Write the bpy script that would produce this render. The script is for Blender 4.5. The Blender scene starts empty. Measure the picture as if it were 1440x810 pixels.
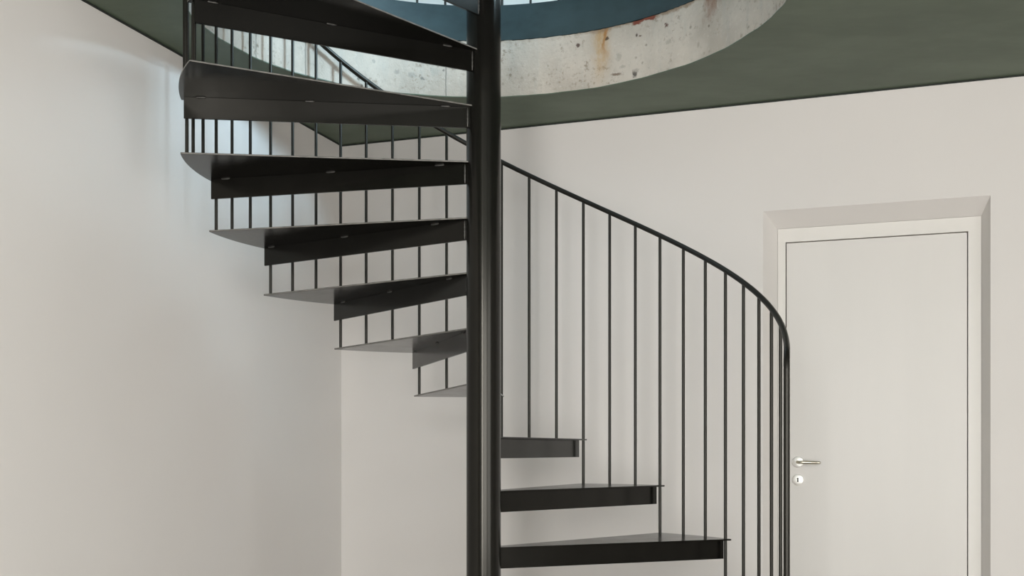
import bpy, bmesh, math, random
from mathutils import Vector, Matrix
random.seed(7)
sc = bpy.context.scene
col = sc.collection
PI = math.pi

# ------------------------------------------------------------------ helpers
def link_mesh(name, bm, mats, parent=None, smooth=False, recalc=True):
    if recalc:
        bmesh.ops.recalc_face_normals(bm, faces=bm.faces)
    me = bpy.data.meshes.new(name)
    bm.to_mesh(me); bm.free()
    if not isinstance(mats, (list, tuple)):
        mats = [mats]
    for m in mats:
        me.materials.append(m)
    if smooth:
        for p in me.polygons:
            p.use_smooth = True
    o = bpy.data.objects.new(name, me)
    col.objects.link(o)
    if parent is not None:
        o.parent = parent
    return o

def smooth_by_angle(o, deg=35):
    bm = bmesh.new(); bm.from_mesh(o.data)
    for e in bm.edges:
        e.smooth = not (len(e.link_faces) == 2 and e.calc_face_angle(0) > math.radians(deg))
    bm.to_mesh(o.data); bm.free()
    for p in o.data.polygons:
        p.use_smooth = True

def empty(name, loc=(0, 0, 0)):
    o = bpy.data.objects.new(name, None)
    o.empty_display_size = .1
    o.location = loc
    col.objects.link(o)
    return o

def tag(o, label=None, cat=None, kind=None, group=None):
    if label: o['label'] = label
    if cat: o['category'] = cat
    if kind: o['kind'] = kind
    if group: o['group'] = group

def prism(bm, pts, z0, z1, mat=0):
    """vertical prism over a plan polygon"""
    a = [bm.verts.new((x, y, z0)) for x, y in pts]
    b = [bm.verts.new((x, y, z1)) for x, y in pts]
    n = len(pts)
    fs = [bm.faces.new(a[::-1]), bm.faces.new(b)]
    for i in range(n):
        fs.append(bm.faces.new((a[i], a[(i+1) % n], b[(i+1) % n], b[i])))
    for f in fs: f.material_index = mat
    return fs

def box8(bm, P):
    """box from 8 points: bottom quad then top quad"""
    v = [bm.verts.new(p) for p in P]
    for q in ((3, 2, 1, 0), (4, 5, 6, 7), (0, 1, 5, 4), (1, 2, 6, 5), (2, 3, 7, 6), (3, 0, 4, 7)):
        bm.faces.new([v[i] for i in q])

def tube(bm, path, r, seg=16, cap=True):
    path = [Vector(p) for p in path]
    rings = []
    t0 = (path[1]-path[0]).normalized()
    up = Vector((0, 0, 1)) if abs(t0.z) < .9 else Vector((1, 0, 0))
    n = (up - t0*up.dot(t0)).normalized()
    for i, p in enumerate(path):
        if i == 0: t = path[1]-path[0]
        elif i == len(path)-1: t = path[-1]-path[-2]
        else: t = (path[i+1]-path[i]).normalized()+(path[i]-path[i-1]).normalized()
        t.normalize()
        n = (n - t*n.dot(t)).normalized()
        b = t.cross(n)
        rr = r[i] if isinstance(r, (list, tuple)) else r
        rings.append([bm.verts.new(p + (n*math.cos(2*PI*k/seg)+b*math.sin(2*PI*k/seg))*rr) for k in range(seg)])
    for a, b_ in zip(rings, rings[1:]):
        for k in range(seg):
            bm.faces.new((a[k], a[(k+1) % seg], b_[(k+1) % seg], b_[k]))
    if cap:
        bm.faces.new(rings[0][::-1]); bm.faces.new(rings[-1])

# ------------------------------------------------------------------ materials
class NT:
    def __init__(s, name):
        s.m = bpy.data.materials.new(name); s.m.use_nodes = True
        s.t = s.m.node_tree; s.b = s.t.nodes['Principled BSDF']
    def n(s, typ, **kw):
        nd = s.t.nodes.new(typ)
        for k, v in kw.items(): setattr(nd, k, v)
        return nd
    def l(s, a, b): s.t.links.new(a, b)
    def val(s, sock, v):
        if isinstance(v, (int, float)): sock.default_value = v
        else: s.l(v, sock)
    def math(s, op, a, b=0.0, c=0.0, clamp=False):
        nd = s.n('ShaderNodeMath', operation=op, use_clamp=clamp)
        for i, v in enumerate((a, b, c)): s.val(nd.inputs[i], v)
        return nd.outputs[0]
    def ss(s, x, lo, hi, a=0.0, b=1.0):
        nd = s.n('ShaderNodeMapRange', interpolation_type='SMOOTHSTEP')
        s.val(nd.inputs[0], x)
        for i, v in enumerate((lo, hi, a, b)): nd.inputs[i+1].default_value = v
        return nd.outputs[0]
    def mix(s, fac, a, b):
        nd = s.n('ShaderNodeMix', data_type='RGBA')
        s.val(nd.inputs[0], fac)
        for i, v in ((6, a), (7, b)):
            if isinstance(v, tuple): nd.inputs[i].default_value = (*v, 1)
            else: s.l(v, nd.inputs[i])
        return nd.outputs[2]
    def coord(s, scale=(1, 1, 1), out='Object', loc=(0, 0, 0)):
        tc = s.n('ShaderNodeTexCoord'); mp = s.n('ShaderNodeMapping')
        mp.inputs['Scale'].default_value = scale; mp.inputs['Location'].default_value = loc
        s.l(tc.outputs[out], mp.inputs[0]); return mp.outputs[0]
    def noise(s, vec, scale, detail=4, rough=.55):
        nd = s.n('ShaderNodeTexNoise'); nd.inputs['Scale'].default_value = scale
        nd.inputs['Detail'].default_value = detail; nd.inputs['Roughness'].default_value = rough
        s.l(vec, nd.inputs['Vector']); return nd.outputs[0]
    def bump(s, h, strength, dist):
        nd = s.n('ShaderNodeBump'); nd.inputs['Strength'].default_value = strength
        nd.inputs['Distance'].default_value = dist
        s.l(h, nd.inputs['Height']); s.l(nd.outputs[0], s.b.inputs['Normal'])
    def set(s, **kw):
        for k, v in kw.items():
            sk = s.b.inputs[k.replace('_', ' ')]
            if isinstance(v, tuple): sk.default_value = (*v, 1)
            elif isinstance(v, (int, float)): sk.default_value = v
            else: s.l(v, sk)

def m_plain(name, base, rough, var=.08, nscale=3, bump=0, metallic=0, stretch=(1, 1, 1), bscale=60, spec=.5):
    t = NT(name)
    v = t.noise(t.coord(stretch), nscale, 4)
    lo = tuple(c*(1-var) for c in base); hi = tuple(min(1, c*(1+var)) for c in base)
    t.set(Base_Color=t.mix(t.ss(v, .3, .7), lo, hi), Roughness=rough, Metallic=metallic)
    t.b.inputs['Specular IOR Level'].default_value = spec
    if bump: t.bump(t.noise(t.coord(), bscale, 3), bump, .002)
    return t.m

M_WALL = m_plain('warm_white_plaster', (.745, .715, .685), .75, .012, 1.2, .05, bscale=90, spec=.25)
M_DOOR = m_plain('door_paint', (.71, .685, .65), .42, .008, 2, 0, stretch=(4, 4, .5), spec=.4)
M_FRAME = m_plain('door_frame_paint', (.74, .715, .67), .4, .01, 2, 0, spec=.4)
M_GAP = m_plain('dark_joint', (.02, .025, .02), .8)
M_STOP = m_plain('door_seal', (.33, .31, .285), .8)
M_FLOOR = m_plain('oak_floor', (.22, .185, .145), .45, .12, 3, 0, stretch=(.6, 8, 1))
M_UPPER = m_plain('upper_white_plaster', (.80, .80, .78), .8, .01)
M_WHITE_ROSE = m_plain('polished_pale_metal', (.95, .94, .90), .5, .01, metallic=1)
M_NICKEL = m_plain('satin_nickel', (.62, .58, .48), .28, .05, metallic=1)

def m_steel(name, base, rough, rv=.03, spec=.25):
    t = NT(name)
    c = t.coord()
    a = t.noise(c, 7, 5, .6); b = t.noise(t.coord((1, 1, .08)), 40, 3)
    f = t.math('ADD', t.math('MULTIPLY', a, .7), t.math('MULTIPLY', b, .3))
    lo = tuple(x*.88 for x in base); hi = tuple(x*1.14 for x in base)
    t.set(Base_Color=t.mix(t.ss(f, .35, .65), lo, hi),
          Roughness=t.ss(f, .3, .7, rough-rv, rough+rv))
    t.b.inputs['Specular IOR Level'].default_value = spec
    t.b.inputs['Specular Tint'].default_value = (1, .965, .87, 1)
    return t.m
M_STEEL = m_steel('blackened_steel', (.0045, .0043, .0037), .20, spec=.27)
M_EDGE = m_plain('light_catching_steel_edge', (.17, .162, .145), .4, .25, 40)  # paler tone stands for light caught along the plate edges
M_POLE = m_steel('blackened_steel_tube', (.0065, .0064, .0055), .19, .006, spec=.30)
M_BAR = m_steel('blackened_steel_bar', (.010, .0095, .008), .36, spec=.35)
M_WELD = m_plain('weld_metal', (.10, .097, .09), .42, .3, 60, .5, metallic=.7, bscale=220)

def m_ceiling():
    t = NT('green_grey_ceiling_paint')
    c = t.coord((1, 1, 1)); s_ = t.coord((1.0, 2.2, 1))
    a = t.noise(s_, 1.6, 5, .6); b = t.noise(c, 9, 4)
    f = t.math('ADD', t.math('MULTIPLY', a, .8), t.math('MULTIPLY', b, .2))
    t.set(Base_Color=t.mix(t.ss(f, .33, .68), (.078, .106, .068), (.117, .151, .105)), Roughness=.5)
    t.b.inputs['Specular IOR Level'].default_value = .35
    t.bump(f, .1, .01)
    return t.m
M_CEIL = m_ceiling()

def m_fascia():
    t = NT('blue_grey_steel')
    a = t.noise(t.coord((1, 1, 2.5)), 3.2, 5, .6); b = t.noise(t.coord(), 14, 3)
    f = t.math('ADD', t.math('MULTIPLY', a, .7), t.math('MULTIPLY', b, .3))
    t.set(Base_Color=t.mix(t.ss(f, .32, .68), (.021, .037, .040), (.035, .060, .065)),
          Roughness=t.ss(f, .3, .7, .45, .55))
    t.b.inputs['Specular IOR Level'].default_value = .3
    return t.m
M_FASCIA = m_fascia()

def m_concrete():
    """raw cut concrete edge; object origin is on the stair axis, so atan2 gives the angle round the ring"""
    t = NT('raw_concrete')
    tc = t.n('ShaderNodeTexCoord'); sx = t.n('ShaderNodeSeparateXYZ')
    t.l(tc.outputs['Object'], sx.inputs[0])
    ang = t.math('MULTIPLY', t.math('ARCTAN2', sx.outputs[1], sx.outputs[0]), 180/PI)
    z = sx.outputs[2]
    c = t.coord(); cs = t.coord((1, 1, .22))
    big = t.noise(c, 3.5, 5, .6); streak = t.noise(cs, 17, 4, .6); fine = t.noise(c, 70, 4, .65)
    base = t.mix(t.ss(big, .3, .7), (.43, .378, .318), (.56, .497, .425))
    base = t.mix(t.math('MULTIPLY', t.ss(streak, .50, .72), .35), base, (.40, .39, .35))
    base = t.mix(t.math('MULTIPLY', t.ss(fine, .56, .75), .45), base, (.34, .31, .26))
    base = t.mix(t.math('MULTIPLY', t.ss(fine, .42, .28), .30), base, (.70, .67, .61))
    base = t.mix(t.math('MULTIPLY', t.ss(t.noise(t.coord(loc=(7, 2, 5)), 48, 5, .75), .52, .66), t.ss(t.noise(t.coord(loc=(1, 8, 4)), 6, 3), .40, .62, 0, .75)), base, (.24, .19, .14))
    # blow holes: small voronoi pits, only in patches
    vo = t.n('ShaderNodeTexVoronoi'); vo.inputs['Scale'].default_value = 26
    t.l(c, vo.inputs['Vector'])
    patch = t.ss(t.noise(t.coord(loc=(3, 1, 2)), 5, 2), .50, .66)
    pit = t.math('MULTIPLY', t.ss(vo.outputs['Distance'], .22, .10), patch)
    base = t.mix(t.math('MULTIPLY', pit, .75), base, (.20, .17, .13))
    wob = t.math('MULTIPLY', t.math('SUBTRACT', t.noise(t.coord((1, 1, .6)), 22, 3), .5), 1.0)
    # rust streak running down from a rebar end
    def streaks(a0, wid, ztop, zbot, colr, k, base, wobk=4.0, core=0.3):
        d = t.math('ABSOLUTE', t.math('ADD', t.math('SUBTRACT', ang, a0), t.math('MULTIPLY', wob, wobk)))
        m = t.math('MULTIPLY', t.ss(d, wid, wid*core), t.ss(z, zbot, ztop))
        m = t.math('MULTIPLY', m, t.ss(t.noise(t.coord((1, 1, .5), loc=(a0, 0, 0)), 30, 4, .7), .30, .60, .35, 1))
        return t.mix(t.math('MULTIPLY', m, k), base, colr), m
    base, _ = streaks(59.8, 3.1, 2.83, 2.61, (.46, .29, .125), .85, base, 2.5, .1)
    base, _ = streaks(58.9, .6, 2.85, 2.74, (.36, .16, .04), .8, base)
    base, _ = streaks(29.8, 2.2, 2.87, 2.73, (.22, .10, .055), .75, base, 7, .2)
    base, _ = streaks(27.0, .8, 2.88, 2.80, (.20, .10, .06), .6, base, 4)
    # single holes, knocks and rebar marks: (angle, height, radius across, radius up, colour)
    for a0, z0, rx, rz, colr in ((58.3, 2.840, .0085, .0085, (.08, .05, .03)), (65.6, 2.835, .009, .010, (.10, .06, .05)),
                                 (50.6, 2.824, .008, .008, (.09, .06, .05)), (49.7, 2.818, .011, .004, (.12, .07, .05)),
                                 (42.6, 2.830, .009, .013, (.10, .045, .035)), (56.0, 2.680, .030, .0055, (.20, .15, .11)),
                                 (51.2, 2.663, .011, .015, (.07, .06, .05)), (51.0, 2.677, .018, .010, (.24, .21, .18)),
                                 (55.3, 2.752, .014, .018, (.32, .29, .24)), (54.2, 2.706, .014, .008, (.30, .27, .22)),
                                 (42.0, 2.757, .016, .011, (.33, .30, .25)), (109.5, 2.730, .013, .012, (.22, .21, .19)),
                                 (106.0, 2.722, .018, .014, (.28, .27, .24)), (103.5, 2.712, .012, .013, (.20, .19, .17)),
                                 (115.5, 2.762, .009, .010, (.24, .23, .2)), (63.0, 2.66, .006, .009, (.25, .2, .16)),
                                 (98.2, 2.752, .006, .006, (.2, .18, .16)), (100.5, 2.745, .02, .02, (.36, .34, .3)),
                                 (72.5, 2.68, .006, .008, (.3, .26, .22)), (33.6, 2.70, .007, .012, (.28, .24, .2))):
        dx = t.math('DIVIDE', t.math('MULTIPLY', t.math('SUBTRACT', ang, a0), PI/180*1.04), rx)
        dz = t.math('DIVIDE', t.math('SUBTRACT', z, z0), rz)
        d = t.math('ADD', t.math('SQRT', t.math('ADD', t.math('MULTIPLY', dx, dx), t.math('MULTIPLY', dz, dz))), t.math('MULTIPLY', t.math('SUBTRACT', fine, .5), 3.0))
        base = t.mix(t.math('MULTIPLY', t.ss(d, 1.15, .45), .9 if colr[0] < .205 else .5), base, colr)
    # board joints: fine vertical lines
    for a0 in (97.6, 133.5, 148.0):
        d = t.math('ABSOLUTE', t.math('ADD', t.math('SUBTRACT', ang, a0), t.math('MULTIPLY', wob, .35)))
        base = t.mix(t.math('MULTIPLY', t.ss(d, .17, .06), .85), base, (.17, .16, .14))
    # ragged rusty top edge
    top = t.math('ADD', z, t.math('MULTIPLY', t.math('SUBTRACT', t.noise(c, 26, 4, .7), .5), .05))
    side = t.ss(ang, 72, 55)
    base = t.mix(t.math('MULTIPLY', t.ss(top, 2.868, 2.884), t.math('ADD', t.math('MULTIPLY', side, .6), .2)), base, (.23, .15, .09))
    red = t.math('MULTIPLY', t.ss(t.math('ABSOLUTE', t.math('SUBTRACT', ang, 48.6)), 3.4, 2.6), t.ss(top, 2.871, 2.876))
    base = t.mix(t.math('MULTIPLY', red, .9), base, (.20, .045, .025))
    t.set(Base_Color=base, Roughness=.85)
    t.b.inputs['Specular IOR Level'].default_value = .25
    h = t.math('SUBTRACT', t.math('ADD', t.math('MULTIPLY', fine, .5), t.math('MULTIPLY', big, .4)), t.math('MULTIPLY', pit, .6))
    t.bump(h, .55, .008)
    return t.m
M_CONC = m_concrete()

# ------------------------------------------------------------------ measures
EYE = 1.0918
CX, CY = .103, 3.875                 # stair axis
RB, RT, RH = 1.0048, 1.0241, 1.040   # baluster circle, tread edge, hole in the slab
RISE, PH0, DL = .19, .3914, .3583
HC, ZC, ZF = 2.638, 2.885, 3.0415    # ceiling, top of slab edge, upper floor
TOP = 5.6
C0 = Vector((-.57, 5.684)); E_ = Vector((.9388, -.3445)); N_ = Vector((.3445, .9388))
UR, WF = 5.6, 6.5                    # right wall, front wall
def P(u, w, z):                      # u along the back wall, w out into the room
    p = C0 + E_*u - N_*w
    return (p.x, p.y, z)
def ul(w): return -.013*w            # left wall runs a touch out of square
def er(a): return Vector((math.cos(a), math.sin(a), 0))
def et(a): return Vector((-math.sin(a), math.cos(a), 0))

# ------------------------------------------------------------------ room shell
def panel_wall(name, A, B, z0, z1, holes, thick, mat, outward):
    """a straight wall from plan point A to B with rectangular openings (s0,s1,z0,z1)"""
    A = Vector(A); B = Vector(B); d = (B-A).normalized(); L = (B-A).length; o = Vector(outward)*thick
    xs = sorted({0, L, *[h[0] for h in holes], *[h[1] for h in holes]})
    zs = sorted({z0, z1, *[h[2] for h in holes], *[h[3] for h in holes]})
    bm = bmesh.new()
    def cell(i, k):
        if not (0 <= i < len(xs)-1 and 0 <= k < len(zs)-1): return False
        cx, cz = (xs[i]+xs[i+1])/2, (zs[k]+zs[k+1])/2
        return not any(h[0] < cx < h[1] and h[2] < cz < h[3] for h in holes)
    def pt(s, z, back): 
        p = A+d*s+(o if back else Vector((0, 0)))
        return bm.verts.new((p.x, p.y, z))
    for i in range(len(xs)-1):
        for k in range(len(zs)-1):
            if not cell(i, k): continue
            a, b, c, e = xs[i], xs[i+1], zs[k], zs[k+1]
            bm.faces.new([pt(a, c, 0), pt(b, c, 0), pt(b, e, 0), pt(a, e, 0)])
            bm.faces.new([pt(a, c, 1), pt(a, e, 1), pt(b, e, 1), pt(b, c, 1)])
            if not cell(i-1, k): bm.faces.new([pt(a, c, 0), pt(a, e, 0), pt(a, e, 1), pt(a, c, 1)])
            if not cell(i+1, k): bm.faces.new([pt(b, c, 0), pt(b, c, 1), pt(b, e, 1), pt(b, e, 0)])
            if not cell(i, k-1): bm.faces.new([pt(a, c, 0), pt(a, c, 1), pt(b, c, 1), pt(b, c, 0)])
            if not cell(i, k+1): bm.faces.new([pt(a, e, 0), pt(b, e, 0), pt(b, e, 1), pt(a, e, 1)])
    bmesh.ops.remove_doubles(bm, verts=bm.verts, dist=1e-5)
    ob = link_mesh(name, bm, mat); tag(ob, kind='structure')
    return ob

def xy(u, w): p = P(u, w, 0); return (p[0], p[1])

# back wall with the splayed door recess
DO = (2.068, 2.982, 2.151)           # outer opening u0 u1 top
DI = (2.1238, 2.9552, 2.085)           # inner opening on the recess plane
DD = .085
bm = bmesh.new()
V = lambda u, w, z: bm.verts.new(P(u, w, z))
f0 = [V(0, 0, 0), V(DO[0], 0, 0), V(DO[0], 0, DO[2]), V(DO[1], 0, DO[2]), V(DO[1], 0, 0), V(UR, 0, 0), V(UR, 0, TOP), V(0, 0, TOP)]
bm.faces.new(f0)
i0 = [V(DI[0], -DD, 0), V(DI[0], -DD, DI[2]), V(DI[1], -DD, DI[2]), V(DI[1], -DD, 0)]
bm.faces.new((f0[1], i0[0], i0[1], f0[2])); bm.faces.new((f0[2], i0[1], i0[2], f0[3])); bm.faces.new((f0[3], i0[2], i0[3], f0[4]))
b0 = [V(DI[0], -.30, 0), V(DI[0], -.30, DI[2]), V(DI[1], -.30, DI[2]), V(DI[1], -.30, 0)]
for k in range(3): bm.faces.new((i0[k], b0[k], b0[k+1], i0[k+1]))
r0 = [V(0, -.30, 0), V(UR, -.30, 0), V(UR, -.30, TOP), V(0, -.30, TOP)]
bm.faces.new((r0[0], b0[0], b0[1], b0[2], b0[3], r0[1], r0[2], r0[3]))
bm.faces.new((f0[7], f0[6], r0[2], r0[3])); bm.faces.new((f0[0], f0[7], r0[3], r0[0])); bm.faces.new((f0[5], r0[1], r0[2], f0[6]))
wb = link_mesh('wall_back', bm, M_WALL); tag(wb, kind='structure')

wl = panel_wall('wall_left', xy(0, 0), xy(ul(WF), WF), 0, TOP, [], .25, M_WALL, (-E_.x, -E_.y))
WIN1 = (1.9, 2.65, .06, 2.5)        # tall french window behind the camera (u0,u1,z0,z1)
FILL_WIN2 = (3.0, 5.5, .06, 2.5)  # unseen second opening, added to even out the light
wf = panel_wall('wall_front', xy(ul(WF), WF), xy(UR, WF), 0, TOP, [(WIN1[0], WIN1[1], WIN1[2], WIN1[3]), (FILL_WIN2[0], FILL_WIN2[1], FILL_WIN2[2], FILL_WIN2[3])], .25, M_WALL, (-N_.x, -N_.y))
WIN3 = (.55, 2.4, 3.75, 5.0)       # upstairs window in the right wall (w0,w1,z0,z1)
FILL_WIN4 = (3.6, 6.3, .06, 2.5)          # broad unseen window, added to brighten the left wall
wr = panel_wall('wall_right', xy(UR, 0), xy(UR, WF), 0, TOP, [(FILL_WIN4[0], FILL_WIN4[1], FILL_WIN4[2], FILL_WIN4[3]), (WIN3[0], WIN3[1], WIN3[2], WIN3[3])], .25, M_WALL, (E_.x, E_.y))

bm = bmesh.new()
prism(bm, [xy(-.2, -.25), xy(UR+.2, -.25), xy(UR+.2, WF+.2), xy(-.3, WF+.2)], -.12, 0)
fl = link_mesh('floor', bm, M_FLOOR); tag(fl, kind='structure')

# slab with the round stair opening ------------------------------------------------
def hole_plate(bm, z, rad, N=240, jit=None, w_in=.0):
    """flat plate over the room with a round hole; returns hole verts"""
    corners = [Vector(xy(.002, .002)), Vector(xy(UR-.002, .002)), Vector(xy(UR-.002, WF-.002)), Vector(xy(ul(WF)+.002, WF-.002))]
    c = Vector((CX, CY))
    angs = [2*PI*i/N for i in range(N)]
    inner = []; outer = []
    def hit(a):
        d = Vector((math.cos(a), math.sin(a))); best = 1e9
        for i in range(4):
            A, B = corners[i], corners[(i+1) % 4]
            ab = B-A; den = d.x*ab.y-d.y*ab.x
            if abs(den) < 1e-9: continue
            ac = A-c
            t_ = (ac.x*ab.y-ac.y*ab.x)/den; s_ = (ac.x*d.y-ac.y*d.x)/den
            if t_ > 0 and -1e-6 <= s_ <= 1+1e-6: best = min(best, t_)
        return c+d*best
    allang = sorted(angs+[math.atan2((p-c).y, (p-c).x) % (2*PI) for p in corners])
    for a in allang:
        r = rad(a)
        inner.append(bm.verts.new((CX+r*math.cos(a), CY+r*math.sin(a), z)))
        h = hit(a); outer.append(bm.verts.new((h.x, h.y, z)))
    n = len(allang)
    for i in range(n):
        bm.faces.new((inner[i], inner[(i+1) % n], outer[(i+1) % n], outer[i]))
    return inner, outer
def rad_low(a):                       # hand-cut edge: slightly uneven
    return RH + .0022*math.sin(13*a+.6)+.0016*math.sin(29*a+2)+.0009*math.sin(61*a)
bm = bmesh.new()
i1, o1 = hole_plate(bm, HC, rad_low)
i2, o2 = hole_plate(bm, HC+.004, rad_low)
n = len(i1)
for k in range(n):
    bm.faces.new((i1[k], i2[k], i2[(k+1) % n], i1[(k+1) % n])); bm.faces.new((o1[k], o1[(k+1) % n], o2[(k+1) % n], o2[k]))
ce = link_mesh('ceiling', bm, M_CEIL); tag(ce, kind='structure')

# raw concrete edge of the slab (object origin on the stair axis)
bm = bmesh.new()
NA, NZ = 540, 14
rows = []
for k in range(NZ+1):
    f = k/NZ; row = []
    for i in range(NA):
        a = 2*PI*i/NA
        r = rad_low(a)*(1-f)+(RH+.001)*f + (random.uniform(-.0012, .0012) if 0 < k < NZ else 0)
        row.append(bm.verts.new((r*math.cos(a), r*math.sin(a), HC+.004+(ZC-HC-.004)*f + (random.uniform(-.0015, .0015) if k == NZ else 0))))
    rows.append(row)
outb = [bm.verts.new((1.32*math.cos(2*PI*i/NA), 1.32*math.sin(2*PI*i/NA), ZC)) for i in range(NA)]
outa = [bm.verts.new((1.32*math.cos(2*PI*i/NA), 1.32*math.sin(2*PI*i/NA), HC+.004)) for i in range(NA)]
rows.append(outb); rows.append(outa); rows.append(rows[0])
for a_, b_ in zip(rows, rows[1:]):
    for i in range(NA):
        bm.faces.new((a_[i], a_[(i+1) % NA], b_[(i+1) % NA], b_[i]))
ring = link_mesh('slab_edge', bm, M_CONC, ce, smooth=True)
ring.location = (CX, CY, 0)
smooth_by_angle(ring, 50)

bm = bmesh.new()
i1, o1 = hole_plate(bm, ZF-.06, lambda a: RH+.02)
i2, o2 = hole_plate(bm, ZF-.002, lambda a: RH+.02)
n = len(i1)
for k in range(n):
    bm.faces.new((i1[k], i2[k], i2[(k+1) % n], i1[(k+1) % n])); bm.faces.new((o1[k], o1[(k+1) % n], o2[(k+1) % n], o2[k]))
uf = link_mesh('floor_upper', bm, M_FLOOR); tag(uf, kind='structure')

# ceiling of the upper room
bm = bmesh.new()
box8(bm, [P(-.2, -.02, TOP), P(UR, -.02, TOP), P(UR, WF, TOP), P(-.2, WF, TOP), P(-.2, -.02, TOP+.2), P(UR, -.02, TOP+.2), P(UR, WF, TOP+.2), P(-.2, WF, TOP+.2)])
cu = link_mesh('ceiling_upper', bm, M_UPPER); tag(cu, kind='structure')

# dark strips painting the shade of a gap where walls meet the ceiling
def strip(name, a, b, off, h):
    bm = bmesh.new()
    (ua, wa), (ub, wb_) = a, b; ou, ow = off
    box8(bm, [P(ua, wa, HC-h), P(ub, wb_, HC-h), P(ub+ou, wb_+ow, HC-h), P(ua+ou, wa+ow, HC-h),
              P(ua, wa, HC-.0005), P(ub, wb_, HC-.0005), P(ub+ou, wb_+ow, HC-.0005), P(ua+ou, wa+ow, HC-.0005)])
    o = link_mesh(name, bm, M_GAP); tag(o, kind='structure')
strip('gap_shade_1', (.004, .001), (UR-.002, .001), (0, .004), .007)
strip('gap_shade_2', (.001, .004), (ul(WF)+.001, WF-.002), (.004, 0), .007)

# ------------------------------------------------------------------ door
door = empty('door_1', P(2.53, -DD, 0)); tag(door, kind='structure')
def into(o):                          # keep world coordinates when parenting to the moved Empty
    o.matrix_parent_inverse = door.matrix_world.inverted() if door.matrix_world != Matrix() else Matrix.Translation(-Vector(door.location))
    return o
LU0, LU1, LZ = 2.1617, 2.9006, 2.0195
def ubox(bm, u0, u1, w0, w1, z0, z1):
    box8(bm, [P(u0, w0, z0), P(u1, w0, z0), P(u1, w1, z0), P(u0, w1, z0), P(u0, w0, z1), P(u1, w0, z1), P(u1, w1, z1), P(u0, w1, z1)])
bm = bmesh.new()
# frame as one U-shaped profile
G = .0035
a = [(DI[0]+.001, 0), (DI[0]+.001, DI[2]-.001), (DI[1]-.001, DI[2]-.001), (DI[1]-.001, 0), (LU1+G, 0), (LU1+G, LZ+G), (LU0-G, LZ+G), (LU0-G, 0)]
fa = [bm.verts.new(P(u, -DD-.001, z)) for u, z in a]; ba = [bm.verts.new(P(u, -DD-.09, z)) for u, z in a]
for q in ((0, 1, 6, 7), (1, 2, 5, 6), (2, 3, 4, 5)):
    bm.faces.new([fa[i] for i in q]); bm.faces.new([ba[i] for i in q][::-1])
for i in range(8): bm.faces.new((fa[i], fa[(i+1) % 8], ba[(i+1) % 8], ba[i]))
fr = into(link_mesh('door_frame', bm, M_FRAME, door))
bm = bmesh.new(); ubox(bm, LU0, LU1, -DD-.054, -DD-.010, .006, LZ)
bmesh.ops.bevel(bm, geom=bm.edges[:], offset=.0015, segments=2, affect='EDGES')
leaf = into(link_mesh('door_leaf', bm, M_DOOR, door))
bm = bmesh.new(); ubox(bm, LU0-.02, LU1+.02, -DD-.12, -DD-.095, .002, LZ+.02)
into(link_mesh('door_stop', bm, M_STOP, door))

def disc(bm, u, z, r, w0, w1, seg=40, bev=.0015):
    rings = []
    for (rr, w) in ((r, w0), (r, w1-bev), (r-bev*.4, w1-bev*.4), (r-bev, w1), (0.0001, w1)):
        rings.append([bm.verts.new(P(u+rr*math.cos(2*PI*k/seg), w, z+rr*math.sin(2*PI*k/seg))) for k in range(seg)])
    for a_, b_ in zip(rings, rings[1:]):
        for k in range(seg): bm.faces.new((a_[k], a_[(k+1) % seg], b_[(k+1) % seg], b_[k]))
    bm.faces.new(rings[0]); bm.faces.new(rings[-1])
W0 = -DD-.010
HU, HZ, KZ = 2.2108, 1.039, .960
bm = bmesh.new(); disc(bm, HU, HZ, .0245, W0, W0+.008)
rose = into(link_mesh('handle_rose', bm, M_WHITE_ROSE, door)); smooth_by_angle(rose, 40)
rose['label'] = 'round bright rose behind the lever'
bm = bmesh.new()
path = [P(HU, W0+.006, HZ), P(HU, W0+.03, HZ), P(HU, W0+.042, HZ), P(HU+.003, W0+.050, HZ), P(HU+.012, W0+.055, HZ)]
rad = [.0078, .0072, .0070, .0070, .0070]
for k in range(1, 10):
    f = k/9
    path.append(P(HU+.012+.083*f, W0+.055-.004*math.sin(f*PI), HZ-.002*f)); rad.append(.0070-.0016*f+.0014*math.sin(PI*f))
path.append(P(HU+.099, W0+.0545, HZ-.002)); rad.append(.002)
tube(bm, path, rad, 20)
hd = into(link_mesh('door_handle', bm, M_NICKEL, door)); smooth_by_angle(hd, 50)
hd['label'] = 'slim pale metal lever handle'
bm = bmesh.new(); disc(bm, HU, KZ, .0245, W0, W0+.008)
es = into(link_mesh('escutcheon', bm, M_WHITE_ROSE, door)); smooth_by_angle(es, 40)
es['label'] = 'round bright keyhole plate'
bm = bmesh.new()
pts = []
for k in range(24):
    a_ = -PI*.32+(PI*1.64)*k/23
    pts.append((.0042*math.cos(a_), .0048+.0042*math.sin(a_)))
pts += [(-.0034, -.0095), (.0034, -.0095)]
fv = [bm.verts.new(P(HU+u, W0+.0086, KZ+z)) for u, z in pts]; bv = [bm.verts.new(P(HU+u, W0+.002, KZ+z)) for u, z in pts]
bm.faces.new(fv); bm.faces.new(bv[::-1])
for k in range(len(pts)): bm.faces.new((fv[k], fv[(k+1) % len(pts)], bv[(k+1) % len(pts)], bv[k]))
kh = link_mesh('keyhole', bm, M_GAP, es)

# ------------------------------------------------------------------ spiral staircase (one welded thing)
stair = empty('spiral_staircase', (CX, CY, 0))
tag(stair, 'blackened steel spiral staircase with thin treads round a single pole, rising through the round opening', 'staircase')

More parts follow.
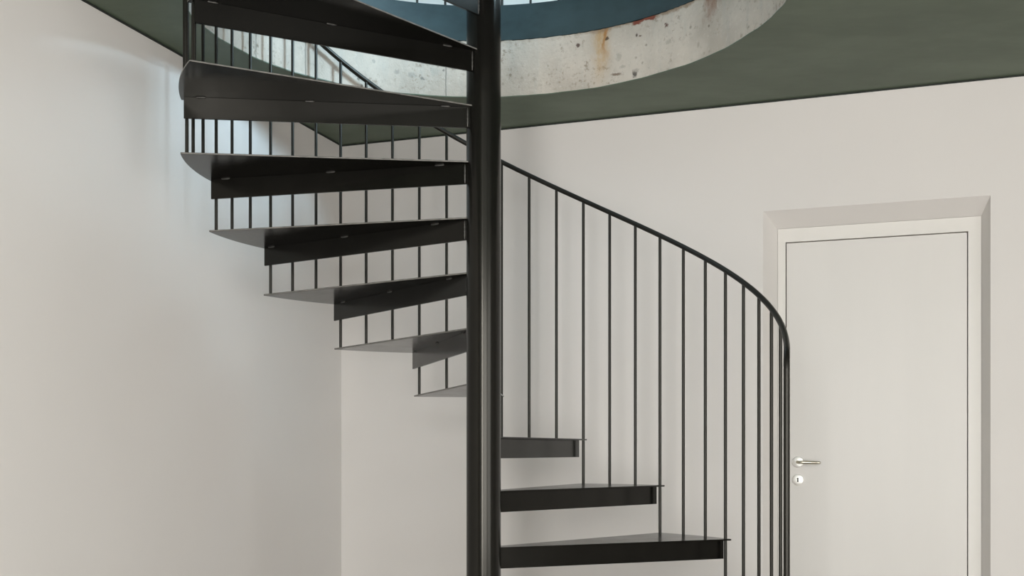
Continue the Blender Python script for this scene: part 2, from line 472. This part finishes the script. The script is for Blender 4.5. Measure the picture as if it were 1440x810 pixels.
K0, K1 = -3, 11
bm = bmesh.new()
tube(bm, [(0, 0, 0), (0, 0, 1.4), (0, 0, 2.8), (0, 0, 4.15)], .0597, 96)
pole = link_mesh('central_pole', bm, M_POLE, stair); smooth_by_angle(pole, 40)
bm = bmesh.new()
for rr, z0, z1 in ((.13, 0, .012),):
    prism(bm, [(rr*math.cos(2*PI*k/64), rr*math.sin(2*PI*k/64)) for k in range(64)], z0, z1)
bp = link_mesh('base_plate', bm, M_STEEL, stair); smooth_by_angle(bp, 40)

PT = .006                            # plate thickness
def make_tread_mesh():
    OL, OT = .009, .019
    bm = bmesh.new()
    def line_pt(a, off, t_):
        return er(a)*t_ + et(a)*off
    pts = []
    ri = .052
    p_in0 = line_pt(0, -OL, ri); p_out0 = line_pt(0, -OL, math.sqrt(RT**2-OL**2))
    p_out1 = line_pt(DL, OT, math.sqrt(RT**2-OT**2)); p_in1 = line_pt(DL, OT, ri)
    pts += [p_in0, p_out0]
    a0 = math.atan2(p_out0.y, p_out0.x); a1 = math.atan2(p_out1.y, p_out1.x)
    for k in range(1, 32):
        pts.append(er(a0+(a1-a0)*k/32)*RT)
    pts += [p_out1, p_in1]
    fs = prism(bm, [(p.x, p.y) for p in pts], -PT, 0)
    for f in fs[3:-1]: f.material_index = 1        # outer arc and back edge: caught light painted paler
    bmesh.ops.bevel(bm, geom=[e for e in bm.edges if abs(e.verts[0].co.z-e.verts[1].co.z) < 1e-6], offset=.0008, segments=1, affect='EDGES')
    return bm
tread0 = link_mesh('tread', make_tread_mesh(), [M_STEEL, M_EDGE], stair)
SK0, SK1 = .021, .029
bm = bmesh.new()
ro = RB+.007
box8(bm, [(.050, SK0, -.0775), (ro, SK0, -.0775), (ro, SK1, -.0775), (.050, SK1, -.0775),
          (.050, SK0, -PT), (ro, SK0, -PT), (ro, SK1, -PT), (.050, SK1, -PT)])
bmesh.ops.bevel(bm, geom=bm.edges[:], offset=.0007, segments=1, affect='EDGES')
skirt0 = link_mesh('riser_plate', bm, M_STEEL, tread0)
beads = []
def bead_mesh(length, r, vertical=False):
    bm = bmesh.new()
    n_ = 14
    path = []; rad = []
    for k in range(n_+1):
        f = k/n_; s_ = (f-.5)*length
        path.append((0, 0, s_) if vertical else (s_, 0, 0))
        rad.append(r*(.25+.75*min(1, 6*f, 6*(1-f)))*(1+.22*math.sin(k*2.3)))
    tube(bm, path, rad, 8)
    return bm
for i, t_ in enumerate((.165, .575, .945)):
    b = link_mesh('weld_bead', bead_mesh(.034, .0029), M_WELD, tread0, smooth=True)
    b.location = (t_, SK1+.0015, -PT-.0015)
    b['label'] = 'pale stitch weld under the tread'
    beads.append(b)
b = link_mesh('weld_seam', bead_mesh(.070, .0032, True), M_WELD, tread0, smooth=True)
b.location = (.0597, SK1-.001, -.0415); b['label'] = 'rough pale weld joining tread to pole'
beads.append(b)

SAG = {0: -.005, 6: -.003, 7: -.004, 8: -.006, 9: -.008, 10: -.010, 11: -.010}   # the treads are not set perfectly evenly
def place(o, k):
    o.location = (0, 0, RISE*(k+4)+SAG.get(k, 0)); o.rotation_euler = (0, 0, PH0+DL*k)
place(tread0, 0)
for k in range(K0, K1+1):
    if k == 0: continue
    c = tread0.copy(); col.objects.link(c); c.parent = stair; place(c, k)
    for ch in [skirt0]+beads:
        d = ch.copy(); col.objects.link(d); d.parent = c
        if ch in beads[:3]:
            d.location.x += random.uniform(-.03, .03)

# landing plate closing the quarter of the opening where the stair arrives
bm = bmesh.new()
a0, a1 = PH0+DL*12, 2*PI-.25
pts = [er(a0)*.05-et(a0)*.009, er(a0)*1.034-et(a0)*.009]+[er(a0+(a1-a0)*k/40)*1.034 for k in range(1, 41)]+[er(a1)*.05]
prism(bm, [(p.x, p.y) for p in pts], RISE*16-PT, RISE*16)
link_mesh('landing_plate', bm, M_STEEL, stair)
bm = bmesh.new()
u_, v_ = er(a0), et(a0)
q = [u_*.05+v_*SK0, u_*1.0+v_*SK0, u_*1.0+v_*SK1, u_*.05+v_*SK1]
prism(bm, [(p.x, p.y) for p in q], RISE*16-.0775, RISE*16-PT)
link_mesh('landing_beam', bm, M_STEEL, stair)

RAILH = 1.0154
def rail_z(j): return RISE*(4+j/3)+RAILH
J0, J1 = -6, 36
RR = .0100
path = []
def hp(j): 
    a_ = PH0+DL*j/3
    return er(a_)*RB+Vector((0, 0, rail_z(j)))
foot = er(PH0+DL*J0/3)*RB
zb = RISE*(4-3)                      # stands on the tread one below
top_p = hp(J0)
path.append(Vector((foot.x, foot.y, zb))); path.append(Vector((foot.x, foot.y, (zb+top_p.z)/2)))
d1 = (hp(J0+.1)-top_p).normalized()
B = .05
for k in range(9):                   # smooth bend from post to rail
    f = k/8
    p0 = top_p-Vector((0, 0, B)); p2 = hp(J0+B/.1346)
    path.append(p0*(1-f)**2+top_p*2*f*(1-f)+p2*f**2)
j = J0+B/.1346+.25
while j < J1:
    path.append(hp(j)); j += .25
path.append(hp(J1))
bm = bmesh.new(); tube(bm, path, RR, 18)
hr = link_mesh('handrail', bm, M_BAR, stair, smooth=True); smooth_by_angle(hr, 60)

RBAR = .0061
for j in range(J0+1, J1+1):
    a_ = PH0+DL*j/3
    k = math.floor(j/3) if j % 3 else j//3-1
    z0 = RISE*(k+4)+SAG.get(k, 0)-.001
    z1 = rail_z(j)-.004
    bm = bmesh.new()
    tube(bm, [(0, 0, 0), (0, 0, (z1-z0)/2), (0, 0, z1-z0)], RBAR, 14)
    o = link_mesh('baluster', bm, M_BAR, stair); smooth_by_angle(o, 50)
    o.location = (RB*math.cos(a_), RB*math.sin(a_), z0)

# ------------------------------------------------------------------ guard round the opening upstairs
guard = empty('guard_railing', (CX, CY, ZC))
tag(guard, 'blue-grey curved steel band and thin black balusters edging the round opening upstairs', 'railing')
bm = bmesh.new()
NA = 256
prof = [(RH+.0015, .003), (RH+.0015, ZF-ZC), (RH+.0105, ZF-ZC), (RH+.0105, .003)]
rws = [[bm.verts.new((r*math.cos(2*PI*i/NA), r*math.sin(2*PI*i/NA), z)) for i in range(NA)] for r, z in prof]
rws.append(rws[0])
for a_, b_ in zip(rws, rws[1:]):
    for i in range(NA): bm.faces.new((a_[i], a_[(i+1) % NA], b_[(i+1) % NA], b_[i]))
fb = link_mesh('fascia_band', bm, M_FASCIA, guard); smooth_by_angle(fb, 40)
GR = RH+.006
for j in range(-1, 37):
    a_ = PH0+DL*j/3
    bm = bmesh.new(); tube(bm, [(0, 0, 0), (0, 0, .5), (0, 0, .99)], .0055, 12)
    o = link_mesh('baluster', bm, M_BAR, guard); smooth_by_angle(o, 50)
    o.location = (GR*math.cos(a_), GR*math.sin(a_), ZF-ZC-.001)
bm = bmesh.new()
tube(bm, [er(PH0+DL*(-1+37*k/160)/3)*GR+Vector((0, 0, ZF-ZC+.99)) for k in range(161)], .0105, 16)
gh = link_mesh('handrail', bm, M_BAR, guard); smooth_by_angle(gh, 60)

# ------------------------------------------------------------------ windows (frames stand in the openings behind / beside the camera; second and fourth added for fill)
def window(name, corner_fn, s0, s1, z0, z1, mull):
    root = empty(name, corner_fn((s0+s1)/2, .12, z0)); tag(root, kind='structure')
    bm = bmesh.new(); t_ = .06
    def bx(a, b, c, d):
        box8(bm, [corner_fn(a, .09, c), corner_fn(b, .09, c), corner_fn(b, .15, c), corner_fn(a, .15, c),
                  corner_fn(a, .09, d), corner_fn(b, .09, d), corner_fn(b, .15, d), corner_fn(a, .15, d)])
    bx(s0, s0+t_, z0, z1); bx(s1-t_, s1, z0, z1); bx(s0+t_, s1-t_, z0, z0+t_); bx(s0+t_, s1-t_, z1-t_, z1)
    for m in mull: bx(m-.03, m+.03, z0+t_, z1-t_)
    o = link_mesh('window_frame', bm, M_FRAME, root)
    o.matrix_parent_inverse = Matrix.Translation(-Vector(root.location))
window('window_1', lambda s, d, z: P(s, WF+d, z), *WIN1, [])
window('fill_window_2', lambda s, d, z: P(s, WF+d, z), *FILL_WIN2, [(FILL_WIN2[0]+FILL_WIN2[1])/2])
window('window_3', lambda s, d, z: P(UR+d, s, z), *WIN3, [(WIN3[0]+WIN3[1])/2])
window('fill_window_4', lambda s, d, z: P(UR+d, s, z), *FILL_WIN4, [FILL_WIN4[0]+.9, FILL_WIN4[0]+1.8])

# ------------------------------------------------------------------ light: daylight through the windows, plus fill through the added ones
def area(name, loc, target, sx, sy, power, colr):
    L = bpy.data.lights.new(name, 'AREA'); L.shape = 'RECTANGLE'; L.size = sx; L.size_y = sy
    L.energy = power; L.color = colr
    o = bpy.data.objects.new(name, L); col.objects.link(o)
    o.location = loc
    d = Vector(target)-Vector(loc)
    o.rotation_euler = d.to_track_quat('-Z', 'Y').to_euler()
    return o
mid = lambda a, b: (a+b)/2
area('daylight_front', P(mid(*WIN1[:2]), WF+.3, mid(*WIN1[2:])), P(mid(*WIN1[:2]), 0, mid(*WIN1[2:])), WIN1[1]-WIN1[0], WIN1[3]-WIN1[2], 130, (1, .975, .94))
area('fill_front_right', P(mid(*FILL_WIN2[:2]), WF+.3, mid(*FILL_WIN2[2:])), P(mid(*FILL_WIN2[:2]), 0, mid(*FILL_WIN2[2:])), FILL_WIN2[1]-FILL_WIN2[0], FILL_WIN2[3]-FILL_WIN2[2], 155, (1, .975, .94))  # fill lamp in the added front opening
area('fill_right', P(UR+.3, mid(*FILL_WIN4[:2]), mid(*FILL_WIN4[2:])), P(0, mid(*FILL_WIN4[:2]), mid(*FILL_WIN4[2:])), FILL_WIN4[1]-FILL_WIN4[0], FILL_WIN4[3]-FILL_WIN4[2], 88, (1, .975, .94))  # fill lamp in the added side opening, lifts the left wall
area('daylight_upstairs', P(UR+.35, mid(*WIN3[:2]), mid(*WIN3[2:])), P(1.2, 1.45, 3.0), WIN3[1]-WIN3[0], WIN3[3]-WIN3[2], 540, (.57, .82, 1.0))

w = bpy.data.worlds.new('sky'); sc.world = w; w.use_nodes = True
bg = w.node_tree.nodes['Background']; bg.inputs[0].default_value = (.80, .90, 1.0, 1); bg.inputs[1].default_value = 1.0

# ------------------------------------------------------------------ camera
cam = bpy.data.cameras.new('camera'); co = bpy.data.objects.new('camera', cam); col.objects.link(co)
co.location = (0, 0, EYE); co.rotation_euler = (PI/2, 0, 0)
cam.sensor_width = 36; cam.lens = 1576.5/1440*36
cam.shift_x = (720-638.2)/1440; cam.shift_y = (633.2-405)/1440
cam.clip_start = .05; cam.clip_end = 100
sc.camera = co

sc.view_settings.view_transform = 'Standard'; sc.view_settings.look = 'None'
sc.view_settings.gamma = 1; sc.view_settings.use_curve_mapping = False
sc.view_settings.exposure = 0.0
